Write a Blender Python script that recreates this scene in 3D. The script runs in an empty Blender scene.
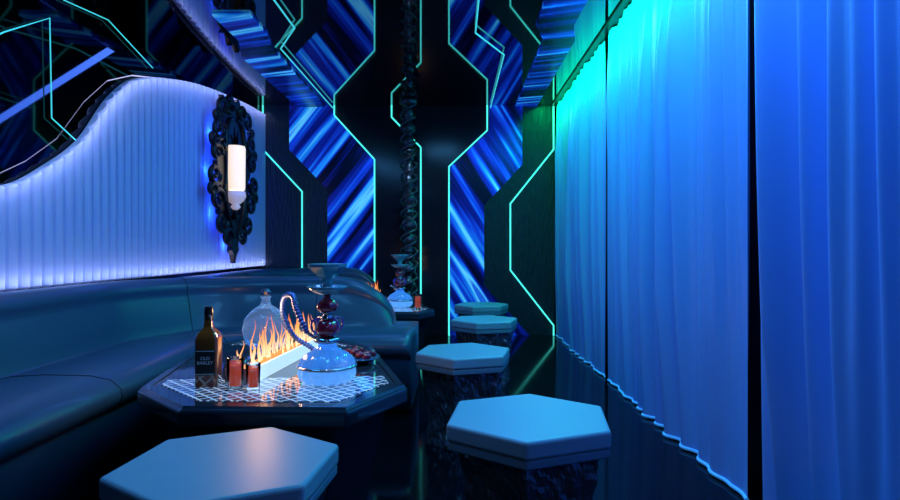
import bpy, bmesh, math, random
from mathutils import Vector, Matrix, noise
random.seed(7)
S = bpy.context.scene
COL = S.collection
S.view_settings.view_transform = 'Standard'

# ---------------------------------------------------------------- materials
def newmat(name):
    m = bpy.data.materials.new(name); m.use_nodes = True
    nt = m.node_tree
    return m, nt, nt.nodes['Principled BSDF']
def mat(name, col, rough=.5, metal=0., emit=None, es=0., trans=0., ior=1.45, coat=0., bump=None, sheen=0., spec=.5, alpha=1.):
    m, nt, b = newmat(name)
    b.inputs['Base Color'].default_value = (*col, 1)
    b.inputs['Roughness'].default_value = rough
    b.inputs['Metallic'].default_value = metal
    b.inputs['Transmission Weight'].default_value = trans
    b.inputs['IOR'].default_value = ior
    b.inputs['Coat Weight'].default_value = coat
    b.inputs['Sheen Weight'].default_value = sheen
    b.inputs['Specular IOR Level'].default_value = spec
    b.inputs['Alpha'].default_value = alpha
    if emit:
        b.inputs['Emission Color'].default_value = (*emit, 1)
        b.inputs['Emission Strength'].default_value = es
    if bump:
        sc, st, sx, sy, sz = bump
        tc = nt.nodes.new('ShaderNodeTexCoord'); mp = nt.nodes.new('ShaderNodeMapping')
        mp.inputs['Scale'].default_value = (sx, sy, sz)
        n = nt.nodes.new('ShaderNodeTexNoise'); n.inputs['Scale'].default_value = sc; n.inputs['Detail'].default_value = 4
        bp = nt.nodes.new('ShaderNodeBump'); bp.inputs['Strength'].default_value = st; bp.inputs['Distance'].default_value = .02
        nt.links.new(tc.outputs['Object'], mp.inputs[0]); nt.links.new(mp.outputs[0], n.inputs[0])
        nt.links.new(n.outputs[0], bp.inputs['Height']); nt.links.new(bp.outputs[0], b.inputs['Normal'])
    return m

def streak(name, rotdeg, axis, es=.8):
    """brushed electric-blue backlit panel with diagonal streaks"""
    m, nt, b = newmat(name)
    tc = nt.nodes.new('ShaderNodeTexCoord'); mp = nt.nodes.new('ShaderNodeMapping')
    if axis == 'wall':
        mp.inputs['Rotation'].default_value = (0, math.radians(rotdeg), 0)
    else:
        mp.inputs['Rotation'].default_value = (0, 0, math.radians(rotdeg))
    mp2 = nt.nodes.new('ShaderNodeMapping')
    mp2.inputs['Scale'].default_value = (.25, 4.5, 4.5)
    n = nt.nodes.new('ShaderNodeTexNoise'); n.inputs['Scale'].default_value = 1.6; n.inputs['Detail'].default_value = 2.5; n.inputs['Distortion'].default_value = .1
    cr = nt.nodes.new('ShaderNodeValToRGB'); e = cr.color_ramp.elements
    e[0].position = .40; e[0].color = (.0, .001, .015, 1); e[1].position = .50; e[1].color = (.002, .01, .22, 1)
    for p, c in ((.56, (.004, .05, .6)), (.61, (.008, .25, .85)), (.655, (.12, .65, 1.0)), (.70, (.01, .12, .7))):
        x = e.new(p); x.color = (*c, 1)
    L = nt.links.new
    L(tc.outputs['Object'], mp.inputs[0]); L(mp.outputs[0], mp2.inputs[0]); L(mp2.outputs[0], n.inputs[0])
    L(n.outputs[0], cr.inputs[0]); L(cr.outputs[0], b.inputs['Base Color']); L(cr.outputs[0], b.inputs['Emission Color'])
    b.inputs['Emission Strength'].default_value = es
    b.inputs['Metallic'].default_value = .6; b.inputs['Roughness'].default_value = .25
    return m

M = {}
M['floor'] = mat('floor_black_marble', (.002, .003, .006), .08, spec=.13)
M['ceil'] = mat('ceiling_black_mirror', (.24, .25, .29), .03, 1.)
M['glass_wall'] = mat('black_mirror', (.03, .034, .045), .03, 1.)
M['back'] = mat('black_back_glass', (.006, .009, .018), .16, spec=.5)
M['dark'] = mat('dark_wall', (.003, .004, .01), .5)
M['tex'] = mat('textured_dark_panel', (.012, .022, .04), .45, bump=(14, 1., 3, 3, .6))
M['blueW'] = streak('blue_streak_wall', 52, 'wall')
M['blueW2'] = streak('blue_streak_wall_right', -58, 'wall')
M['blueC'] = streak('blue_streak_ceiling', 20, 'ceil', .55)
M['led'] = mat('led_cyan', (.1, .8, .75), .4, emit=(.08, .85, .72), es=1.2)
M['led2'] = mat('led_cyan_dim', (.1, .8, .75), .4, emit=(.06, .65, .66), es=.8)
M['wave'] = mat('channel_fabric', (.42, .52, .8), .7, sheen=.3)
M['leather'] = mat('sofa_leather', (.026, .07, .12), .34, coat=.08)
M['seam'] = mat('seam_piping', (.008, .02, .03), .6)
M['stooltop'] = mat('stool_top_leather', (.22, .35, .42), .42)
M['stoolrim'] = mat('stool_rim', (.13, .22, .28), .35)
M['stoolbase'] = mat('stool_base_crinkle', (.16, .17, .20), .25, bump=(20, 1., 1, 1, .45), spec=1., metal=.7)
M['tblack'] = mat('table_black_lacquer', (.014, .022, .034), .16, coat=.4)
M['tglass'] = mat('table_glass_top', (.015, .022, .035), .05, spec=1.)
M['black'] = mat('black_gloss', (.002, .002, .004), .3)
M['carved'] = mat('carved_black', (.06, .065, .08), .12, metal=.6, coat=.5, bump=(30, .5, 1, 1, 1))

def curtain_mat():
    m, nt, b = newmat('curtain_sheer')
    b.inputs['Base Color'].default_value = (.22, .42, .92, 1); b.inputs['Roughness'].default_value = .4
    tr = nt.nodes.new('ShaderNodeBsdfTranslucent'); tr.inputs['Color'].default_value = (.12, .25, .8, 1)
    mx = nt.nodes.new('ShaderNodeMixShader'); mx.inputs[0].default_value = .08
    o = nt.nodes['Material Output']
    nt.links.new(b.outputs[0], mx.inputs[1]); nt.links.new(tr.outputs[0], mx.inputs[2]); nt.links.new(mx.outputs[0], o.inputs[0])
    return m
M['curtain'] = curtain_mat()
M['hem'] = mat('curtain_hem_glow', (.3, .6, 1.), .3, emit=(.03, .30, .9), es=.22)  # own glow painted in for the lit bottom edge

# ---------------------------------------------------------------- helpers
def obj(name, me, m=None, parent=None, smooth=False):
    o = bpy.data.objects.new(name, me); COL.objects.link(o)
    if m: me.materials.append(m)
    if smooth:
        for p in me.polygons: p.use_smooth = True
    if parent: o.parent = parent
    return o
def empty(name, loc=(0, 0, 0)):
    e = bpy.data.objects.new(name, None); COL.objects.link(e); e.location = loc; e.empty_display_size = .1
    return e
def mesh(name, v, f):
    me = bpy.data.meshes.new(name); me.from_pydata([tuple(x) for x in v], [], f); me.update(); return me
def fixn(me):
    bm = bmesh.new(); bm.from_mesh(me); bmesh.ops.recalc_face_normals(bm, faces=bm.faces); bm.to_mesh(me); bm.free()
def box(name, a, b, m, parent=None, bevel=0):
    x0, y0, z0 = a; x1, y1, z1 = b
    v = [(x0,y0,z0),(x1,y0,z0),(x1,y1,z0),(x0,y1,z0),(x0,y0,z1),(x1,y0,z1),(x1,y1,z1),(x0,y1,z1)]
    f = [(3,2,1,0),(4,5,6,7),(0,1,5,4),(1,2,6,5),(2,3,7,6),(3,0,4,7)]
    o = obj(name, mesh(name, v, f), m, parent)
    if bevel:
        bv = o.modifiers.new('b', 'BEVEL'); bv.width = bevel; bv.segments = 3
    return o
def prism(name, poly, z0, z1, m, parent=None, bevel=0, scale0=1., seg=3):
    n = len(poly); cx = sum(p[0] for p in poly)/n; cy = sum(p[1] for p in poly)/n
    v = [(cx+(p[0]-cx)*scale0, cy+(p[1]-cy)*scale0, z0) for p in poly] + [(p[0], p[1], z1) for p in poly]
    f = [tuple(range(n))[::-1], tuple(range(n, 2*n))] + [(i, (i+1) % n, n+(i+1) % n, n+i) for i in range(n)]
    me = mesh(name, v, f); fixn(me)
    o = obj(name, me, m, parent)
    if bevel:
        bv = o.modifiers.new('b', 'BEVEL'); bv.width = bevel; bv.segments = seg
    return o
def lathe(name, prof, m, parent=None, loc=(0, 0, 0), seg=32, smooth=True, square=0):
    v = []; f = []
    for r, z in prof:
        for i in range(seg):
            a = 2*math.pi*i/seg
            c, s = math.cos(a), math.sin(a)
            if square:
                k = (abs(c)**square+abs(s)**square)**(-1/square); c *= k; s *= k
            v.append((loc[0]+r*c, loc[1]+r*s, loc[2]+z))
    for j in range(len(prof)-1):
        for i in range(seg):
            f.append((j*seg+i, j*seg+(i+1) % seg, (j+1)*seg+(i+1) % seg, (j+1)*seg+i))
    f.append(tuple(range(seg))[::-1]); k = (len(prof)-1)*seg; f.append(tuple(range(k, k+seg)))
    return obj(name, mesh(name, v, f), m, parent, smooth)
def tube(name, lines, r, m, parent=None, res=3, cyclic=False, smooth_pts=False):
    cu = bpy.data.curves.new(name, 'CURVE'); cu.dimensions = '3D'; cu.bevel_depth = r; cu.bevel_resolution = res; cu.use_fill_caps = True
    for pts in lines:
        if smooth_pts:
            sp = cu.splines.new('BEZIER'); sp.bezier_points.add(len(pts)-1)
            for bp, p in zip(sp.bezier_points, pts):
                bp.co = p[:3]; bp.handle_left_type = bp.handle_right_type = 'AUTO'
                if len(p) > 3: bp.radius = p[3]
        else:
            sp = cu.splines.new('POLY'); sp.points.add(len(pts)-1)
            for q, p in zip(sp.points, pts):
                q.co = (*p[:3], 1)
                if len(p) > 3: q.radius = p[3]
        sp.use_cyclic_u = cyclic
    cu.materials.append(m)
    t = bpy.data.objects.new(name, cu); COL.objects.link(t)
    dg = bpy.context.evaluated_depsgraph_get(); me = bpy.data.meshes.new_from_object(t.evaluated_get(dg))
    bpy.data.objects.remove(t); me.name = name
    o = bpy.data.objects.new(name, me); COL.objects.link(o)
    if not me.materials: me.materials.append(m)
    for p in me.polygons: p.use_smooth = True
    if parent: o.parent = parent
    return o
def light(name, typ, loc, energy, col, size=1., sizey=None, target=None, spot=None, blend=.6):
    l = bpy.data.lights.new(name, typ); l.energy = energy; l.color = col
    if typ == 'AREA':
        l.size = size
        if sizey: l.shape = 'RECTANGLE'; l.size_y = sizey
    elif typ == 'SPOT':
        l.shadow_soft_size = size; l.spot_size = math.radians(spot or 60); l.spot_blend = blend
    else: l.shadow_soft_size = size
    o = bpy.data.objects.new(name, l); COL.objects.link(o); o.location = loc
    if target:
        o.rotation_euler = (Vector(target)-Vector(loc)).to_track_quat('-Z', 'Y').to_euler()
    return o
def strip_light(name, p, q, aim, energy, col, width=.01):
    """thin rectangular LED light running from p to q, shining along 'aim'"""
    p = Vector(p); q = Vector(q); Yv = (q-p); ln = Yv.length; Yv.normalize()
    Zv = -Vector(aim); Zv = (Zv-Zv.dot(Yv)*Yv).normalized(); Xv = Yv.cross(Zv)
    l = bpy.data.lights.new(name, 'AREA'); l.shape = 'RECTANGLE'; l.size = width; l.size_y = ln; l.energy = energy; l.color = col
    o = bpy.data.objects.new(name, l); COL.objects.link(o)
    mt = Matrix((Xv, Yv, Zv)).transposed().to_4x4(); mt.translation = (p+q)/2; o.matrix_world = mt
    return o

# ---------------------------------------------------------------- room
XL, XR, YB, YF, H = -2.19, 1.30, 6.8, -1.2, 2.6
box('floor', (XL-.1, YF, -.1), (XR+.1, YB+.1, 0), M['floor'])
box('ceiling', (XL-.1, YF, H), (XR+.1, YB+.1, H+.1), M['ceil'])
box('wall_left', (XL-.1, YF, 0), (XL, YB+.1, H), M['glass_wall'])
box('wall_right', (XR, YF, 0), (XR+.1, YB+.1, H), M['dark'])
box('wall_back', (XL, YB, 0), (XR, YB+.1, H), M['back'])
box('wall_front', (XL, YF-.1, 0), (XR, YF, H), M['dark'])

def B(px, py, d=0):   # point on the far wall (world metres)
    return ((px-455)/88.2, YB-d, min(H-.002, max(.002, 1-(py-247)/88.2)))
def wall_poly(name, pts, m, th=.03):
    P = [B(*p) for p in pts]; n = len(P)
    v = [(p[0], YB-.004, p[2]) for p in P]+[(p[0], YB-th, p[2]) for p in P]
    f = [tuple(range(n)), tuple(range(n, 2*n))[::-1]]+[(i, (i+1) % n, n+(i+1) % n, n+i) for i in range(n)]
    me = mesh(name, v, f); fixn(me)
    return obj(name, me, m)
wall_poly('wall_panel_textured', [(262,106),(290,106),(290,150),(328,190),(328,335),(262,335)], M['tex'])
wall_poly('wall_panel_blue', [(290,106),(335,106),(335,116),(375,160),(375,335),(328,335),(328,190),(290,150)], M['blueW'])
wall_poly('wall_panel_textured', [(522,106),(554,106),(554,335),(529,335),(484,285),(484,206),(522,165)], M['tex'])
wall_poly('wall_panel_blue', [(489,106),(522,106),(522,165),(484,206),(484,285),(529,335),(450,335),(450,168),(489,131)], M['blueW2'])
led = [
  [(264,106),(264,150),(303,192),(303,335)],
  [(335,106),(335,116),(375,160),(375,335)],
  [(392,106),(392,118),(421,148),(421,335)],
  [(487,106),(487,131),(449,167),(449,335)],
  [(553,106),(553,150),(510,204),(510,270),(553,325),(553,335)],
]
tube('led_strip_light', [[B(x, y, .04) for x, y in l] for l in led], .009, M['led'])

# ceiling bands (run along the room)
def ceil_poly(name, pts, m, th=.02):
    n = len(pts)
    v = [(p[0], p[1], H-.003) for p in pts]+[(p[0], p[1], H-th) for p in pts]
    f = [tuple(range(n)), tuple(range(n, 2*n))[::-1]]+[(i, (i+1) % n, n+(i+1) % n, n+i) for i in range(n)]
    me = mesh(name, v, f); fixn(me); return obj(name, me, m)
ceil_poly('ceiling_panel_blue', [(-1.78,6.79),(-1.78,5.0),(-1.66,4.6),(-1.66,4.1),(-1.40,4.1),(-1.40,4.5),(-1.46,4.8),(-1.46,6.79)], M['blueC'])
ceil_poly('ceiling_panel_blue', [(.68,6.79),(.68,4.6),(.58,4.3),(.58,2.8),(.85,2.8),(.85,4.3),(.92,4.6),(.92,6.79)], M['blueC'])
zc = H-.03
tube('ceiling_led_strip_light', [
   [(-1.38,6.76,zc),(-1.38,4.75,zc),(-1.15,4.3,zc),(-1.15,2.5,zc)],
   [(.40,6.76,zc),(.40,4.9,zc),(.15,4.4,zc),(.15,2.5,zc)],
   ], .006, M['led2'])

# ---------------------------------------------------------------- wave panel on left wall
prof = [(1.0,1.2),(2.2,1.22),(2.89,1.30),(3.17,1.43),(3.46,1.62),(3.75,1.93),(4.04,2.13),(4.53,2.27),(5.15,2.38),(6.11,2.47),(6.79,2.5)]
def wtop(y):
    for i in range(len(prof)-1):
        if prof[i][0] <= y <= prof[i+1][0]:
            p0 = prof[max(i-1,0)]; p1 = prof[i]; p2 = prof[i+1]; p3 = prof[min(i+2, len(prof)-1)]
            t = (y-p1[0])/(p2[0]-p1[0])
            m1 = (p2[1]-p0[1])/(p2[0]-p0[0])*(p2[0]-p1[0]); m2 = (p3[1]-p1[1])/(p3[0]-p1[0])*(p2[0]-p1[0])
            return (2*t**3-3*t*t+1)*p1[1]+(t**3-2*t*t+t)*m1+(-2*t**3+3*t*t)*p2[1]+(t**3-t*t)*m2
    return prof[-1][1]
v = []; f = []; w = .085; nch = int((6.78-1.0)/w); sub = 7; zb = .79
cols = []
for i in range(nch):
    for k in range(sub+(1 if i == nch-1 else 0)):
        t = k/sub; y = 1.0+(i+t)*w
        cols.append((y, XL+.022+.038*math.sin(math.pi*t)**.5))
for y, x in cols:
    z = wtop(y)
    v += [(XL+.005, y, zb), (x-.012, y, zb), (x, y, zb+.01), (x, y, z-.012), (x-.012, y, z), (XL+.005, y, z)]
for i in range(len(cols)-1):
    for k in range(5):
        f.append((i*6+k, (i+1)*6+k, (i+1)*6+k+1, i*6+k+1))
wp = obj('wall_panel_channelled', mesh('wave', v, f), M['wave'])
me = wp.data; fixn(me)
LV = (.66, .64, 1.)
ys = [1.6, 2.3, 2.9, 3.2, 3.45, 3.7, 3.95, 4.25, 4.7, 5.3, 6.0, 6.75]
for a, b_ in zip(ys[:-1], ys[1:]):
    p = (XL+.10, a, wtop(a)+.012); q = (XL+.10, b_, wtop(b_)+.012)
    ln = (Vector(p)-Vector(q)).length
    strip_light('wave_edge_led', p, q, (-.8, 0, -1), .5*ln, LV, .012)
strip_light('panel_base_led', (XL+.10, 1.2, .812), (XL+.10, 4.2, .812), (-.8, 0, 1), 1.6, LV, .012)
strip_light('panel_base_led', (XL+.10, 4.2, .80), (XL+.10, 6.75, .80), (-.8, 0, 1), 1.6, LV, .012)
# glowing tubes modelled for LED lines reflected in the black mirror above the wave
def Lw(px, py):
    Y = 2.19*600/(455-px); return (XL+.02, Y, min(2.58, 1+(247-py)*Y/600))
tube('wall_led_reflection', [
   [Lw(-40,50), Lw(0,32), Lw(46,18), Lw(48,118), Lw(72,140)],
   [Lw(60,0), Lw(105,20), Lw(150,68)],
   ], .0035, M['led2'])

# ---------------------------------------------------------------- curtains
def curtain(name, y0, y1, X0, seed):
    rnd = random.Random(seed); e = empty(name)
    nn = int((y1-y0)/.006); rows = 34
    ph = [rnd.uniform(0, 6.28) for _ in range(8)]
    v = []; f = []
    def off(y, z):
        u = (y-y0)
        a = min(1, .35+(2.56-z)*1.2)
        a *= 1 if z > .7 else .45+.55*z/.7
        a *= min(1, .25+min(u, y1-y)*8)
        k = 2*math.pi/.17
        am = .66+.5*math.sin(1.9*2*u+ph[6]+.3*z)
        s = math.sin(k*u+ph[0]+1.2*math.sin(2.3*u*2+ph[1])+.4*math.sin(1.5*z+ph[2]))
        s2 = math.sin(k*.37*u+ph[3]+.35*z)*.45
        s3 = math.sin(k*2.1*u+ph[4]-.7*z+1.5*math.sin(3*u))*.30*min(1, .05+z*.8)
        return max(-.11, min(.11, .058*a*(s*am+s2+s3)))
    zt = 2.575
    zb0 = .010
    for i in range(nn+1):
        y = y0+(y1-y0)*i/nn
        for j in range(rows+1):
            z = zb0+(zt-zb0)*j/rows
            v.append((X0+off(y, z), y, z))
    for i in range(nn):
        for j in range(rows):
            a = i*(rows+1)+j; f.append((a, a+rows+1, a+rows+2, a+1))
    obj('fabric', mesh(name, v, f), M['curtain'], e, True)
    tube('hem', [[(X0+off(y0+(y1-y0)*i/nn, zb0)-.002, y0+(y1-y0)*i/nn, zb0+.004) for i in range(0, nn+1, 2)]], .008, M['hem'], e)
    return e
curtain('curtain', 4.57, 6.72, 1.14, 1)
curtain('curtain', 2.34, 4.46, 1.14, 2)
curtain('curtain', .25, 2.20, 1.14, 3)
box('curtain_rail', (1.08, .2, 2.583), (1.18, 6.76, 2.598), M['black'])

# ---------------------------------------------------------------- sofas
SP = [(0,.03),(0,.75),(.03,.785),(.09,.797),(.15,.785),(.185,.755),(.195,.72),(.19,.70),(.205,.67),(.23,.60),(.26,.52),(.275,.47),(.285,.455),(.30,.465),(.36,.48),(.5,.487),(.68,.482),(.76,.465),(.80,.43),(.805,.40),(.79,.365),(.77,.355),(.765,.34),(.765,.08),(.72,.07),(.72,.03)]
def sofa(name, path, seam_at=(), RB=.45, B0=.16, sc=1.):
    """path: list of (x,y); inward = right side of the heading"""
    e = empty(name)
    P = [Vector(p) for p in path]; acc = [0]
    for i in range(1, len(P)): acc.append(acc[-1]+(P[i]-P[i-1]).length)
    Ltot = acc[-1]; n = int(Ltot/.04)
    ss = [Ltot*i/n for i in range(n+1)]
    def at(s):
        s = max(0, min(Ltot, s))
        for i in range(1, len(P)):
            if s <= acc[i]+1e-9:
                t = (s-acc[i-1])/(acc[i]-acc[i-1]); return P[i-1].lerp(P[i], t)
        return P[-1]
    ends = [Ltot-B0-x for x in (.10,.08,.06,.04,.025,.012,.005,0)]+[Ltot-d for d in (.13,.12,.10,.08,.06,.045,.03,.02,.012,.006,.002,0)]
    ss = [0, .006, .02, .045]+[s for s in ss if .05 < s < Ltot-B0-.11]+ends
    ss.sort()
    v = []; f = []; k = len(SP)
    cn, cz = .45, .4
    st = []
    for s in ss:
        p = at(s); d = (at(s+.05)-at(s-.05)).normalized(); nr = Vector((d.y, -d.x))
        dd = min(s, Ltot-s); q = 1.
        R = .05
        if dd < R: q = .93+.07*math.sqrt(max(0, 1-((R-dd)/R)**2))
        hb = 1.; de = Ltot-s-B0
        if de < RB: hb = math.sqrt(max(0, 1-((RB-max(0, de))/RB)**2))
        for (a, z) in SP:
            aa = cn+(a-cn)*q; zz = .03+(z-.03)*q
            zl = .47
            if zz > zl and a < .29: zz = zl+(zz-zl)*hb
            v.append((p.x+nr.x*aa, p.y+nr.y*aa, zz*sc))
        st.append((s, p, nr))
    for i in range(len(ss)-1):
        for j in range(k):
            f.append((i*k+j, i*k+(j+1) % k, (i+1)*k+(j+1) % k, (i+1)*k+j))
    f.append(tuple(range(k))); f.append(tuple(range((len(ss)-1)*k, len(ss)*k))[::-1])
    me = mesh(name, v, f); fixn(me)
    obj('upholstery', me, M['leather'], e, True)
    lines = []
    for s in seam_at:
        p = at(s); d = (at(s+.05)-at(s-.05)).normalized(); nr = Vector((d.y, -d.x))
        lines.append([(p.x+nr.x*a, p.y+nr.y*a, z*sc) for a, z in SP[2:22]])
    if lines: tube('seams', lines, .003, M['seam'], e, res=1)
    a, z = SP[21]
    tube('piping', [[(q.x+nr.x*a, q.y+nr.y*a, z*sc) for s_, q, nr in st[3:-9]]], .004, M['seam'], e, res=1)
    return e
arc = [(-1.2-.95*math.cos(math.radians(t)), 3.35+.95*math.sin(math.radians(t))) for t in range(0, 91, 6)]
sofa('sofa', [(-2.12, .5), (-2.15, 3.2)]+arc+[(-.26, 4.30)], (1.9, 3.6, 4.6))
arc2 = [(-1.45-.7*math.cos(math.radians(t)), 5.9+.8*math.sin(math.radians(t))) for t in range(0, 91, 6)]
sofa('sofa', [(-2.15, 4.5)]+arc2+[(-.75, 6.70)], (1.2,), .3, .1, .97)

# ---------------------------------------------------------------- stools
def stool(loc, rot, r=.285):
    e = empty('hexagonal_stool', (loc[0], loc[1], 0)); e.rotation_euler[2] = math.radians(rot)
    hx = lambda rr: [(rr*math.cos(math.radians(60*i)), rr*math.sin(math.radians(60*i))) for i in range(6)]
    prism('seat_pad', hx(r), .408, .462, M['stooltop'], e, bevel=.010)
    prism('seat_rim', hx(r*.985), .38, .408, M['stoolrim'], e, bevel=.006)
    v = []; f = []; nseg = 144
    rows = 22
    prof = []
    for j in range(rows+1):
        t = j/rows; z = .38*(1-t)
        s = .87-.12*math.sin(min(1, t/.75)*math.pi/2)+(.04*max(0, (t-.8)/.2))
        prof.append((s, z))
    for j, (s, z) in enumerate(prof):
        for i in range(nseg):
            a = 2*math.pi*i/nseg; am = (a % (math.pi/3))-math.pi/6
            p = Vector((math.cos(a)*5, math.sin(a)*5, z*14))
            rr = r*s*math.cos(math.pi/6)/math.cos(am)
            if 0 < j < rows: rr += .012*(noise.noise(p*1.3)+.6*noise.noise(p*3.1))
            v.append((rr*math.cos(a), rr*math.sin(a), z))
    for j in range(len(prof)-1):
        for i in range(nseg):
            f.append((j*nseg+i, j*nseg+(i+1) % nseg, (j+1)*nseg+(i+1) % nseg, (j+1)*nseg+i))
    f.append(tuple(range(nseg))); f.append(tuple(range((len(prof)-1)*nseg, len(prof)*nseg))[::-1])
    me = mesh('body', v, f); fixn(me); obj('body', me, M['stoolbase'], e)
    return e
stool((.235, 1.93), 22, .283)
stool((.045, 3.13), 18, .26)
stool((-.575, 1.52), 25, .285)
stool((.22, 4.5), 15, .262)
stool((.25, 5.65), 10, .262)

# ---------------------------------------------------------------- table
def lattice_mat():
    m, nt, b = newmat('table_lattice_inlay')
    L = nt.links.new
    tc = nt.nodes.new('ShaderNodeTexCoord'); mp = nt.nodes.new('ShaderNodeMapping'); mp.inputs['Rotation'].default_value = (0, 0, math.radians(45)); mp.inputs['Scale'].default_value = (28, 28, 1)
    L(tc.outputs['Object'], mp.inputs[0])
    br = nt.nodes.new('ShaderNodeTexBrick'); br.offset = 0; br.inputs['Scale'].default_value = 1; br.inputs['Mortar Size'].default_value = .11
    br.inputs['Brick Width'].default_value = 1; br.inputs['Row Height'].default_value = 1; br.inputs['Mortar Smooth'].default_value = .3
    br.inputs['Color1'].default_value = (.01, .015, .03, 1); br.inputs['Color2'].default_value = (.06, .10, .2, 1); br.inputs['Mortar'].default_value = (.45, .65, .82, 1)
    L(mp.outputs[0], br.inputs['Vector']); L(br.outputs['Color'], b.inputs['Base Color'])
    b.inputs['Roughness'].default_value = .08; b.inputs['Coat Weight'].default_value = .8
    b.inputs['Emission Strength'].default_value = .5; L(br.outputs['Color'], b.inputs['Emission Color'])
    return m
M['lattice'] = lattice_mat()
TP = [(-.86,1.87),(-.33,1.85),(-.17,2.17),(-.42,3.06),(-.62,3.25),(-1.1,3.3),(-1.3,3.1),(-1.13,2.13)]
TC = (-.72, 2.56)
def table(loc, sx=1., sy=1.):
    e = empty('lounge_table', (loc[0], loc[1], 0))
    P = [((x-TC[0])*sx, (y-TC[1])*sy) for x, y in TP]
    sh = lambda s: [(x*s, y*s) for x, y in P]
    prism('top_slab', P, .435, .492, M['tblack'], e, bevel=.012)
    n = len(P); a = sh(.985); b_ = sh(.90)
    v = [(x, y, .49) for x, y in a]+[(x, y, .50) for x, y in sh(.97)]+[(x, y, .50) for x, y in sh(.915)]+[(x, y, .49) for x, y in b_]
    f = [(k*n+i, k*n+(i+1) % n, (k+1)*n+(i+1) % n, (k+1)*n+i) for k in range(3) for i in range(n)]
    me = mesh('rim', v, f); fixn(me); obj('rim', me, M['tblack'], e)
    prism('glass_top', sh(.905), .491, .4955, M['tglass'], e)
    q = sh(.86)
    lp = lambda A, B_, t: (A[0]*(1-t)+B_[0]*t, A[1]*(1-t)+B_[1]*t)
    fr = [q[0], q[1], q[2], lp(q[2], q[3], .15), lp(q[7], q[6], .10), q[7]]
    prism('lattice_inlay_front', fr, .4950, .4975, M['lattice'], e)
    bk = [q[4], q[5], lp(q[6], q[5], .4), lp(q[3], q[4], .4)]
    prism('lattice_inlay_back', bk, .4950, .4975, M['lattice'], e)
    prism('pedestal', sh(.86), .0, .436, M['tblack'], e, scale0=.8)
    return e
table(TC)
table((-.56, 5.12), .72, .72)
ZT = .4975

# ---------------------------------------------------------------- flame burner
def flame_mat():
    m, nt, b = newmat('flame'); L = nt.links.new
    tc = nt.nodes.new('ShaderNodeTexCoord'); sp = nt.nodes.new('ShaderNodeSeparateXYZ'); L(tc.outputs['Object'], sp.inputs[0])
    mr = nt.nodes.new('ShaderNodeMapRange'); mr.inputs[1].default_value = .05; mr.inputs[2].default_value = .21; L(sp.outputs['Z'], mr.inputs[0])
    cr = nt.nodes.new('ShaderNodeValToRGB'); e = cr.color_ramp.elements
    e[0].color = (1, .65, .38, 1); e[1].color = (.7, .08, .01, 1); x = e.new(.4); x.color = (1, .38, .1, 1)
    L(mr.outputs[0], cr.inputs[0]); b.inputs['Base Color'].default_value = (0, 0, 0, 1); L(cr.outputs[0], b.inputs['Emission Color'])
    b.inputs['Emission Strength'].default_value = 1.7
    lw = nt.nodes.new('ShaderNodeLayerWeight'); lw.inputs[0].default_value = .35
    m2 = nt.nodes.new('ShaderNodeMath'); m2.operation = 'SUBTRACT'; m2.inputs[0].default_value = .8; L(lw.outputs['Facing'], m2.inputs[1]); L(m2.outputs[0], b.inputs['Alpha'])
    return m
M['flame'] = flame_mat()
M['burner'] = mat('burner_lit_glass', (.6, .7, .8), .2, emit=(.6, .8, 1.), es=.8)
M['steel'] = mat('steel', (.4, .43, .48), .2, 1.)
M['ember'] = mat('ember_bed', (.05, .02, .01), .7, emit=(1, .35, .05), es=1.)
def burner(loc, rot, ln, wd=.1, k=1.):
    e = empty('tabletop_fire_burner', (loc[0], loc[1], loc[2])); e.rotation_euler[2] = rot
    h = .045
    box('base', (-wd/2, 0, 0), (wd/2-.006, ln, h-.006), M['steel'], e, .003)
    box('lit_side_glass', (wd/2-.006, -.004, 0), (wd/2+.004, ln+.004, h+.012), M['burner'], e, .002)
    box('end_glass', (-wd/2-.004, -.006, 0), (wd/2-.006, -.0005, h+.012), M['steel'], e, .001)
    box('ember_bed', (-wd/2+.015, .02, h-.008), (wd/2-.02, ln-.02, h+.002), M['ember'], e)
    v = []; f = []; rnd = random.Random(5)
    for i in range(int(52*k)):
        x = rnd.uniform(-wd*.3, wd*.22); y = ln*(.03+.94*rnd.random()); hh = rnd.uniform(.05, .175); w0 = rnd.uniform(.0025, .0075); p1, p2 = rnd.uniform(0, 6), rnd.uniform(0, 6)
        base = len(v); rings = 10; sg = 6
        for j in range(rings):
            t = j/(rings-1); r = w0*(math.sin(math.pi*min(1, .25+t*.75))**.8)*(1-t*.35)+.0003
            cx = x+.012*t*math.sin(5*t+p1); cy = y+.012*t*math.sin(6*t+p2)
            for q in range(sg):
                a = 2*math.pi*q/sg; v.append((cx+r*math.cos(a)*.8, cy+r*math.sin(a)*1.1, h+hh*t))
        for j in range(rings-1):
            for q in range(sg):
                f.append((base+j*sg+q, base+j*sg+(q+1) % sg, base+(j+1)*sg+(q+1) % sg, base+(j+1)*sg+q))
    obj('flames', mesh('flames', v, f), M['flame'], e, True)
    return e
burner((-.79, 2.2, ZT), math.radians(-5), .82)
burner((-.72, 4.82, ZT), math.radians(-5), .5, .09, .6)
light('fire_glow', 'POINT', (-.76, 2.35, .74), 3.5, (1, .5, .2), .04)

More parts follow.
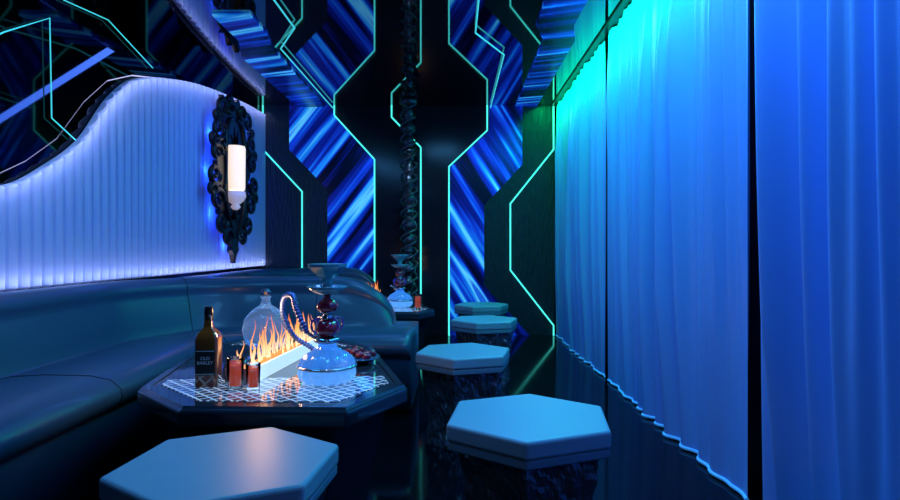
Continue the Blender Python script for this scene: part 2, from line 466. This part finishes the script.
# ---------------------------------------------------------------- hookah
M['teal_cer'] = mat('teal_glass_bowl', (.12, .3, .36), .15, coat=.6)
M['redglass'] = mat('ruby_glass', (.4, .01, .04), .06, coat=.8, spec=.8, trans=.3)
M['purple'] = mat('violet_glass', (.12, .03, .3), .08, coat=.8)
M['vase'] = mat('blue_clear_vase_glass', (.3, .55, 1.), .03, trans=.7, ior=1.35, emit=(.05, .3, .95), es=.3)  # emission added so the vase looks lit; the glass is no lamp
M['vaseb'] = mat('vase_white_glass', (.3, .55, .95), .06, coat=.8, trans=.4, emit=(.12, .42, .95), es=.45)  # same added glow in the lower part of the vase
M['hose'] = mat('hose_blue', (.08, .15, .45), .25, metal=.4)
def hookah(loc, hose=True):
    e = empty('hookah', loc)
    for nm, pf, mm in (('glass_base_lower', [(.05,0),(.085,.004),(.1,.02),(.106,.04),(.1,.06)], M['vaseb']),
                       ('glass_base', [(.1,.06),(.104,.066),(.096,.085),(.078,.105),(.055,.118),(.036,.13),(.03,.145),(.034,.152)], M['vase'])):
        o = lathe(nm, pf, mm, e, seg=96)
        for vv in o.data.vertices:
            a = math.atan2(vv.co.y, vv.co.x); q = 1+.035*math.cos(14*a+vv.co.z*20); vv.co.x *= q; vv.co.y *= q
    lathe('base_band', [(.104,.056),(.111,.060),(.110,.066),(.103,.068)], M['steel'], e)
    lathe('neck_collar', [(.03,.145),(.046,.15),(.05,.157),(.046,.165),(.03,.17)], M['steel'], e)
    lathe('stem_sphere', [(.02,.168),(.036,.178),(.044,.195),(.044,.208),(.034,.225),(.02,.234)], M['redglass'], e)
    lathe('stem_waist', [(.018,.232),(.028,.238),(.016,.246),(.014,.256),(.03,.262)], M['steel'], e)
    lathe('stem_upper', [(.018,.258),(.034,.268),(.04,.282),(.036,.296),(.022,.306),(.014,.314),(.014,.33)], M['redglass'], e)
    lathe('ash_tray', [(.014,.325),(.03,.328),(.055,.338),(.076,.356),(.073,.358),(.05,.345),(.02,.34)], M['teal_cer'], e)
    lathe('bowl', [(.012,.335),(.022,.35),(.018,.368),(.024,.385),(.05,.405),(.072,.428),(.074,.44),(.068,.44),(.045,.42),(.005,.412)], M['teal_cer'], e, seg=8, smooth=False)
    tube('side_port', [[(0,0,.158),(-.05,0,.168),(-.075,0,.185)]], .007, M['steel'], e)
    arms = []
    for a in range(4):
        t = math.radians(45+90*a); c, s = math.cos(t), math.sin(t)
        arms.append([(c*.03, s*.03, .24), (c*.062, s*.062, .232), (c*.066, s*.066, .205), (c*.046, s*.046, .185)])
    tube('stem_scrolls', arms, .004, M['purple'], e, smooth_pts=True)
    if hose:
        pts = []
        ctrl = [(-.075,0,.185),(-.12,.03,.26),(-.15,.08,.315),(-.2,.14,.3),(-.22,.2,.22),(-.19,.26,.13),(-.12,.27,.08),(-.07,.23,.03),(-.06,.16,.014)]
        def cr(P, t):
            i = min(int(t), len(P)-2); u = t-i
            p = [Vector(P[max(0, min(len(P)-1, i+k))]) for k in (-1, 0, 1, 2)]
            return .5*((2*p[1])+(-p[0]+p[2])*u+(2*p[0]-5*p[1]+4*p[2]-p[3])*u*u+(-p[0]+3*p[1]-3*p[2]+p[3])*u**3)
        nn = 220
        for i in range(nn+1):
            q = cr(ctrl, (len(ctrl)-1)*i/nn); pts.append((q.x, q.y, q.z, 1+.22*math.sin(i*1.57)))
        tube('hose', [pts], .010, M['hose'], e)
    return e
hookah((-.475, 2.23, ZT)); hookah((-.46, 5.0, ZT), False)

# ---------------------------------------------------------------- bottle
M['whisky'] = mat('whisky_glass', (.2, .05, .01), .05, coat=.8, spec=.8)
M['label'] = mat('label_black', (.01, .01, .01), .5)
M['white'] = mat('label_print', (.7, .7, .68), .6)
M['cap'] = mat('bottle_cap', (.008, .008, .008), .3)
def bottle(loc, rot):
    be = empty('whisky_bottle', loc); be.rotation_euler[2] = math.radians(rot)
    lathe('glass', [(.036,0),(.04,.004),(.04,.17),(.037,.185),(.026,.2),(.016,.212),(.0135,.225),(.0135,.255)], M['whisky'], be, seg=48, square=8)
    lathe('cap', [(.0155,.238),(.0155,.285),(.014,.288)], M['cap'], be, seg=20)
    box('label', (-.034,-.0425,.045), (.034,-.0402,.135), M['label'], be)
    for i, (a, b_, z) in enumerate(((-.031, .031, .048), (-.031, .031, .130))):
        box('label_line_%d' % (i+1), (a,-.0432,z), (b_,-.0424,z+.0018), M['white'], be)
    tx = bpy.data.curves.new('label_text', 'FONT'); tx.body = 'OLD\nBARLEY'; tx.size = .016; tx.align_x = 'CENTER'; tx.extrude = .0003
    to = bpy.data.objects.new('label_text', tx); COL.objects.link(to); to.parent = be; to.location = (0, -.0432, .1); to.rotation_euler = (math.pi/2, 0, 0); tx.materials.append(M['white'])
bottle((-.895, 2.18, ZT), 6)
# tumblers with red drink
M['clear'] = mat('clear_glass', (.97, .98, 1), .02, trans=1., ior=1.12)
M['drink'] = mat('red_drink', (.5, .03, .01), .1, coat=.5, emit=(.7, .08, .02), es=.3)  # glow added so the drink does not go dark
def glass(loc, k=1.):
    ge = empty('drinking_glass', loc)
    lathe('glass', [(.024*k,0),(.027*k,.003),(.030*k,.11*k),(.0285*k,.11*k),(.0255*k,.012),(.002,.01)], M['clear'], ge)
    lathe('drink', [(.002,.0125),(.0245*k,.013),(.0272*k,.082*k),(.002,.082*k)], M['drink'], ge)
glass((-.78, 2.13, ZT)); glass((-.71, 2.11, ZT), .85); glass((-.30, 4.85, ZT), 1.1)
# glass globe decanter
M['globe'] = mat('globe_glass', (.75, .88, 1), .03, trans=.9, ior=1.3, emit=(.2, .45, 1), es=.08)  # faint blue glow put into the glass itself
de = empty('glass_decanter', (-.93, 2.95, ZT))
G = 1.18
lathe('globe', [(r*G, z*G) for r, z in [(.03,0),(.06,.008),(.085,.04),(.095,.085),(.085,.13),(.055,.165),(.022,.185),(.016,.21),(.024,.22),(.02,.22),(.013,.21)]], M['globe'], de)
lathe('stopper', [(r*G, z*G) for r, z in [(.012,.212),(.02,.228),(.022,.24),(.012,.252),(.003,.256)]], M['steel'], de, seg=12, smooth=False)
# fruit dish
M['grape'] = mat('grape', (.2, .006, .025), .15, coat=.5)
def grapes(loc):
    fe = empty('grape_dish', loc)
    lathe('dish', [(.04,0),(.06,.003),(.1,.022),(.102,.026),(.06,.009),(.003,.008)], M['steel'], fe)
    bm = bmesh.new(); rnd = random.Random(3)
    for i in range(46):
        a = rnd.uniform(0, 6.28); r = .078*math.sqrt(rnd.random()); z = .02+.035*(1-r/.08)*rnd.random()+.012
        bmesh.ops.create_icosphere(bm, subdivisions=2, radius=rnd.uniform(.012, .015), matrix=Matrix.Translation((r*math.cos(a), r*math.sin(a), z)))
    me = bpy.data.meshes.new('grapes'); bm.to_mesh(me); bm.free(); obj('grapes', me, M['grape'], fe, True)
grapes((-.43, 2.62, ZT))

# ---------------------------------------------------------------- wall sconce
M['shade'] = mat('lamp_glass', (1, .9, .75), .4, emit=(1, .78, .55), es=.95)
M['crystal'] = mat('crystal_white', (.8, .8, .9), .1, emit=(.8, .6, .6), es=.3)
se = empty('baroque_wall_sconce', (XL+.14, 5.52, 0))
KY = 1.2
def spiral(cy, cz, r0, turns, a0, sgn, m=20, th=1., x=.03):
    out = []
    for i in range(m+1):
        t = i/m; a = a0+sgn*turns*2*math.pi*t; r = r0*(1-.85*t)
        out.append((x, KY*(cy+r*math.cos(a)), cz+r*math.sin(a), th*(1.15-.5*t)))
    return out
n = 240; zc_ = 1.66; outer = []; inner = []
for i in range(n):
    a = 2*math.pi*i/n
    c, s = math.cos(a), math.sin(a)
    ko = 1+.30*abs(math.sin(3.5*(a-math.pi/2)))**.6+.10*math.sin(21*a)*(.5+.5*abs(c))
    outer.append((.25*c*ko*KY, zc_+.52*s*ko))
    ki = 1+.12*math.sin(12*a)
    inner.append((.13*c*ki*KY, zc_+.40*s*ki))
v = []; f = []
for x0 in (-.015, .028):
    v += [(x0, y, z) for y, z in outer]+[(x0, y, z) for y, z in inner]
for i in range(n):
    j = (i+1) % n
    f += [(i, j, n+j, n+i), (2*n+i, 2*n+j, 3*n+j, 3*n+i), (i, j, 2*n+j, 2*n+i), (n+i, n+j, 3*n+j, 3*n+i)]
me = mesh('frame_ring', v, f); fixn(me); obj('frame_ring', me, M['black'], se)
lines = []
for s in (1, -1):
    A0 = math.pi if s > 0 else 0
    for cy, cz, r, tn, sg in ((.33,2.02,.10,1.3,1),(.36,1.80,.09,1.3,-1),(.40,1.62,.10,1.4,1),(.34,1.40,.11,1.3,-1),(.27,1.22,.10,1.2,1),(.15,1.08,.09,1.2,-1),(.26,2.2,.10,1.2,-1),(.14,2.28,.09,1.2,1),
                              (.20,1.9,.05,1.2,1),(.19,1.5,.05,1.2,-1),(.42,1.92,.06,1.2,1),(.44,1.48,.06,1.2,-1),(.36,2.13,.05,1.2,1)):
        lines.append(spiral(s*cy, cz, r, tn, A0, s*sg))
    lines.append([(.03, s*.03, 2.18, .7), (.03, s*.17, 2.12, 1.), (.03, s*.23, 1.9, 1.), (.03, s*.22, 1.65, 1.), (.03, s*.23, 1.4, 1.), (.03, s*.12, 1.2, 1.), (.03, s*.02, 1.1, .7)])
tube('scroll_frame', lines, .023, M['black'], se, smooth_pts=True)
def flat_yz(name, pts, x0, x1, m):
    n = len(pts); v = [(x0, y*KY, z) for y, z in pts]+[(x1, y*KY, z) for y, z in pts]
    f = [tuple(range(n)), tuple(range(n, 2*n))[::-1]]+[(i, (i+1) % n, n+(i+1) % n, n+i) for i in range(n)]
    me = mesh(name, v, f); fixn(me); return obj(name, me, m, se)
flat_yz('crown_crest', [(-.16,2.2),(-.24,2.33),(-.13,2.29),(-.08,2.38),(0,2.33),(.08,2.38),(.13,2.29),(.24,2.33),(.16,2.2),(.08,2.12),(-.08,2.12)], -.015, .03, M['black'])
flat_yz('pendant_drop', [(-.07,1.18),(.07,1.18),(.12,1.09),(.05,1.03),(.08,.97),(.03,.93),(0,.85),(-.03,.93),(-.08,.97),(-.05,1.03),(-.12,1.09)], -.015, .03, M['black'])
flat_yz('back_plate', [(.14*math.cos(2*math.pi*i/32), zc_+.42*math.sin(2*math.pi*i/32)) for i in range(32)], -.02, -.008, M['black'])
lathe('lamp_shade', [(.07,1.5),(.082,1.52),(.085,1.88),(.078,1.9),(.03,1.905)], M['shade'], se, loc=(.09,-.16,0))
lathe('lamp_cup', [(.02,1.33),(.045,1.355),(.03,1.38),(.07,1.41),(.09,1.45),(.085,1.495),(.02,1.5)], M['crystal'], se, loc=(.09,-.16,0))
tube('lamp_arm', [[(.0,-.1,1.3,1),(.06,-.14,1.26,1),(.09,-.16,1.29,1),(.09,-.16,1.34,1)]], .018, M['black'], se, smooth_pts=True)
for zz, yy in ((1.02, 0), (1.3, -.3), (1.3, .3), (1.66, -.38), (1.66, .38), (2.0, -.32), (2.0, .32), (2.28, 0)):
    light('sconce_back_led', 'POINT', (XL+.105, 5.52+yy, zz), 2.2, (.01, .06, 1), .006)

# ---------------------------------------------------------------- carved column
ce = empty('carved_column', (-.50, 6.5, 0))
pr = [(.10,0),(.10,.08),(.07,.12)]
z = .12
rnd = random.Random(11)
while z < 2.4:
    h = rnd.choice((.08,.12,.16)); R = rnd.uniform(.05, .085)
    pr += [(.03, z+.01), (R*.8, z+h*.25), (R, z+h*.5), (R*.75, z+h*.8), (.032, z+h)]
    z += h
pr += [(.05, z), (.10, 2.55), (.10, 2.595)]
lathe('turned_shaft', pr, M['carved'], ce, seg=20)
hel = []
for ph0 in (0, math.pi):
    hel.append([(.085*math.cos(ph0+t*.55), .085*math.sin(ph0+t*.55), .14+t*.0235) for t in range(0, 103)])
tube('twisted_vine', hel, .013, M['carved'], ce)
light('column_fill_spot', 'SPOT', (-.2, 5.2, 2.5), 34, (.5, .7, 1.), .03, target=(-.5, 6.5, 1.4), spot=46)  # added spot to lighten the dark column, no fitting there

# ---------------------------------------------------------------- lights
light('stool_blue_fill', 'AREA', (.5, 1.9, 2.55), 18, (.12, .52, 1.), .4, .9, target=(.3, 1.95, 0))  # unseen blue key added to light the stool tops
light('far_blue_fill', 'AREA', (-.2, 3.9, 2.55), 12, (.1, .45, 1.), .5, .9, target=(-.2, 3.901, 0))  # another added blue fill, farther down the room
light('sofa_fill', 'AREA', (-1.4, 2.2, 2.55), 20, (.08, .42, 1.), .3, 1.2, target=(-1.6, 2.4, 0))  # area light added to make the sofa bluer, source unseen
light('stool_fill_spot', 'SPOT', (.15, -.3, 1.9), 10, (.4, .6, 1.), .05, target=(.15, 2.2, .1), spot=50)  # added from behind the camera so the stool bases show
strip_light('curtain_fill_top', (.62, .6, 2.57), (.62, 5.2, 2.57), (.51, 0, -.6), 14, (.0, .6, .9), .03)  # added cyan strip tinting the upper curtain, kept thin for line-like glints
strip_light('curtain_fill_low', (.4, .5, 2.57), (.4, 4.6, 2.57), (.73, 0, -1.9), 17, (.06, .14, 1.), .025)  # added violet-blue strip for the lower curtain, thin in reflections too
strip_light('curtain_green_cove', (.93, 2.3, 2.585), (.93, 6.7, 2.585), (.25, 0, -.5), 46, (.0, 1., .22), .03)
for yy in (1.5, 2.3, 3.1, 3.9, 4.8, 5.8, 6.6):
    light('curtain_fold_fill', 'SPOT', (.72, yy, 2.55), 44, (.07, .22, 1.), .03, target=(1.14, yy-1.1, .9), spot=95, blend=1.)  # spots added to rake the folds and deepen their contrast
light('left_wall_fill', 'AREA', (-1.5, 4.8, 2.5), 12, (.08, .22, 1.), .1, 2.8, target=(-2.19, 4.8, 1.4))  # added light brightening the channelled panel, no such lamp visible
light('table_fill_spot', 'SPOT', (-.5, 2.2, 2.5), 30, (.55, .8, 1.), .08, target=(-.6, 2.35, .5), spot=30)  # extra light put over the hookah and tabletop
light('table_fill_spot_far', 'SPOT', (-.5, 4.8, 2.5), 34, (.6, .8, 1.), .08, target=(-.5, 5.0, .5), spot=28)  # extra light put in to brighten the far table
w = bpy.data.worlds.new('World'); S.world = w; w.use_nodes = True
w.node_tree.nodes['Background'].inputs[0].default_value = (.01, .03, .12, 1); w.node_tree.nodes['Background'].inputs[1].default_value = .3

# ---------------------------------------------------------------- camera
cam = bpy.data.cameras.new('camera'); co = bpy.data.objects.new('camera', cam); COL.objects.link(co)
cam.lens = 24; cam.sensor_width = 36; cam.clip_start = .05
cam.shift_x = -5/900; cam.shift_y = -3/900
co.location = (0, 0, 1.0); co.rotation_euler = (math.pi/2, 0, 0)
S.camera = co
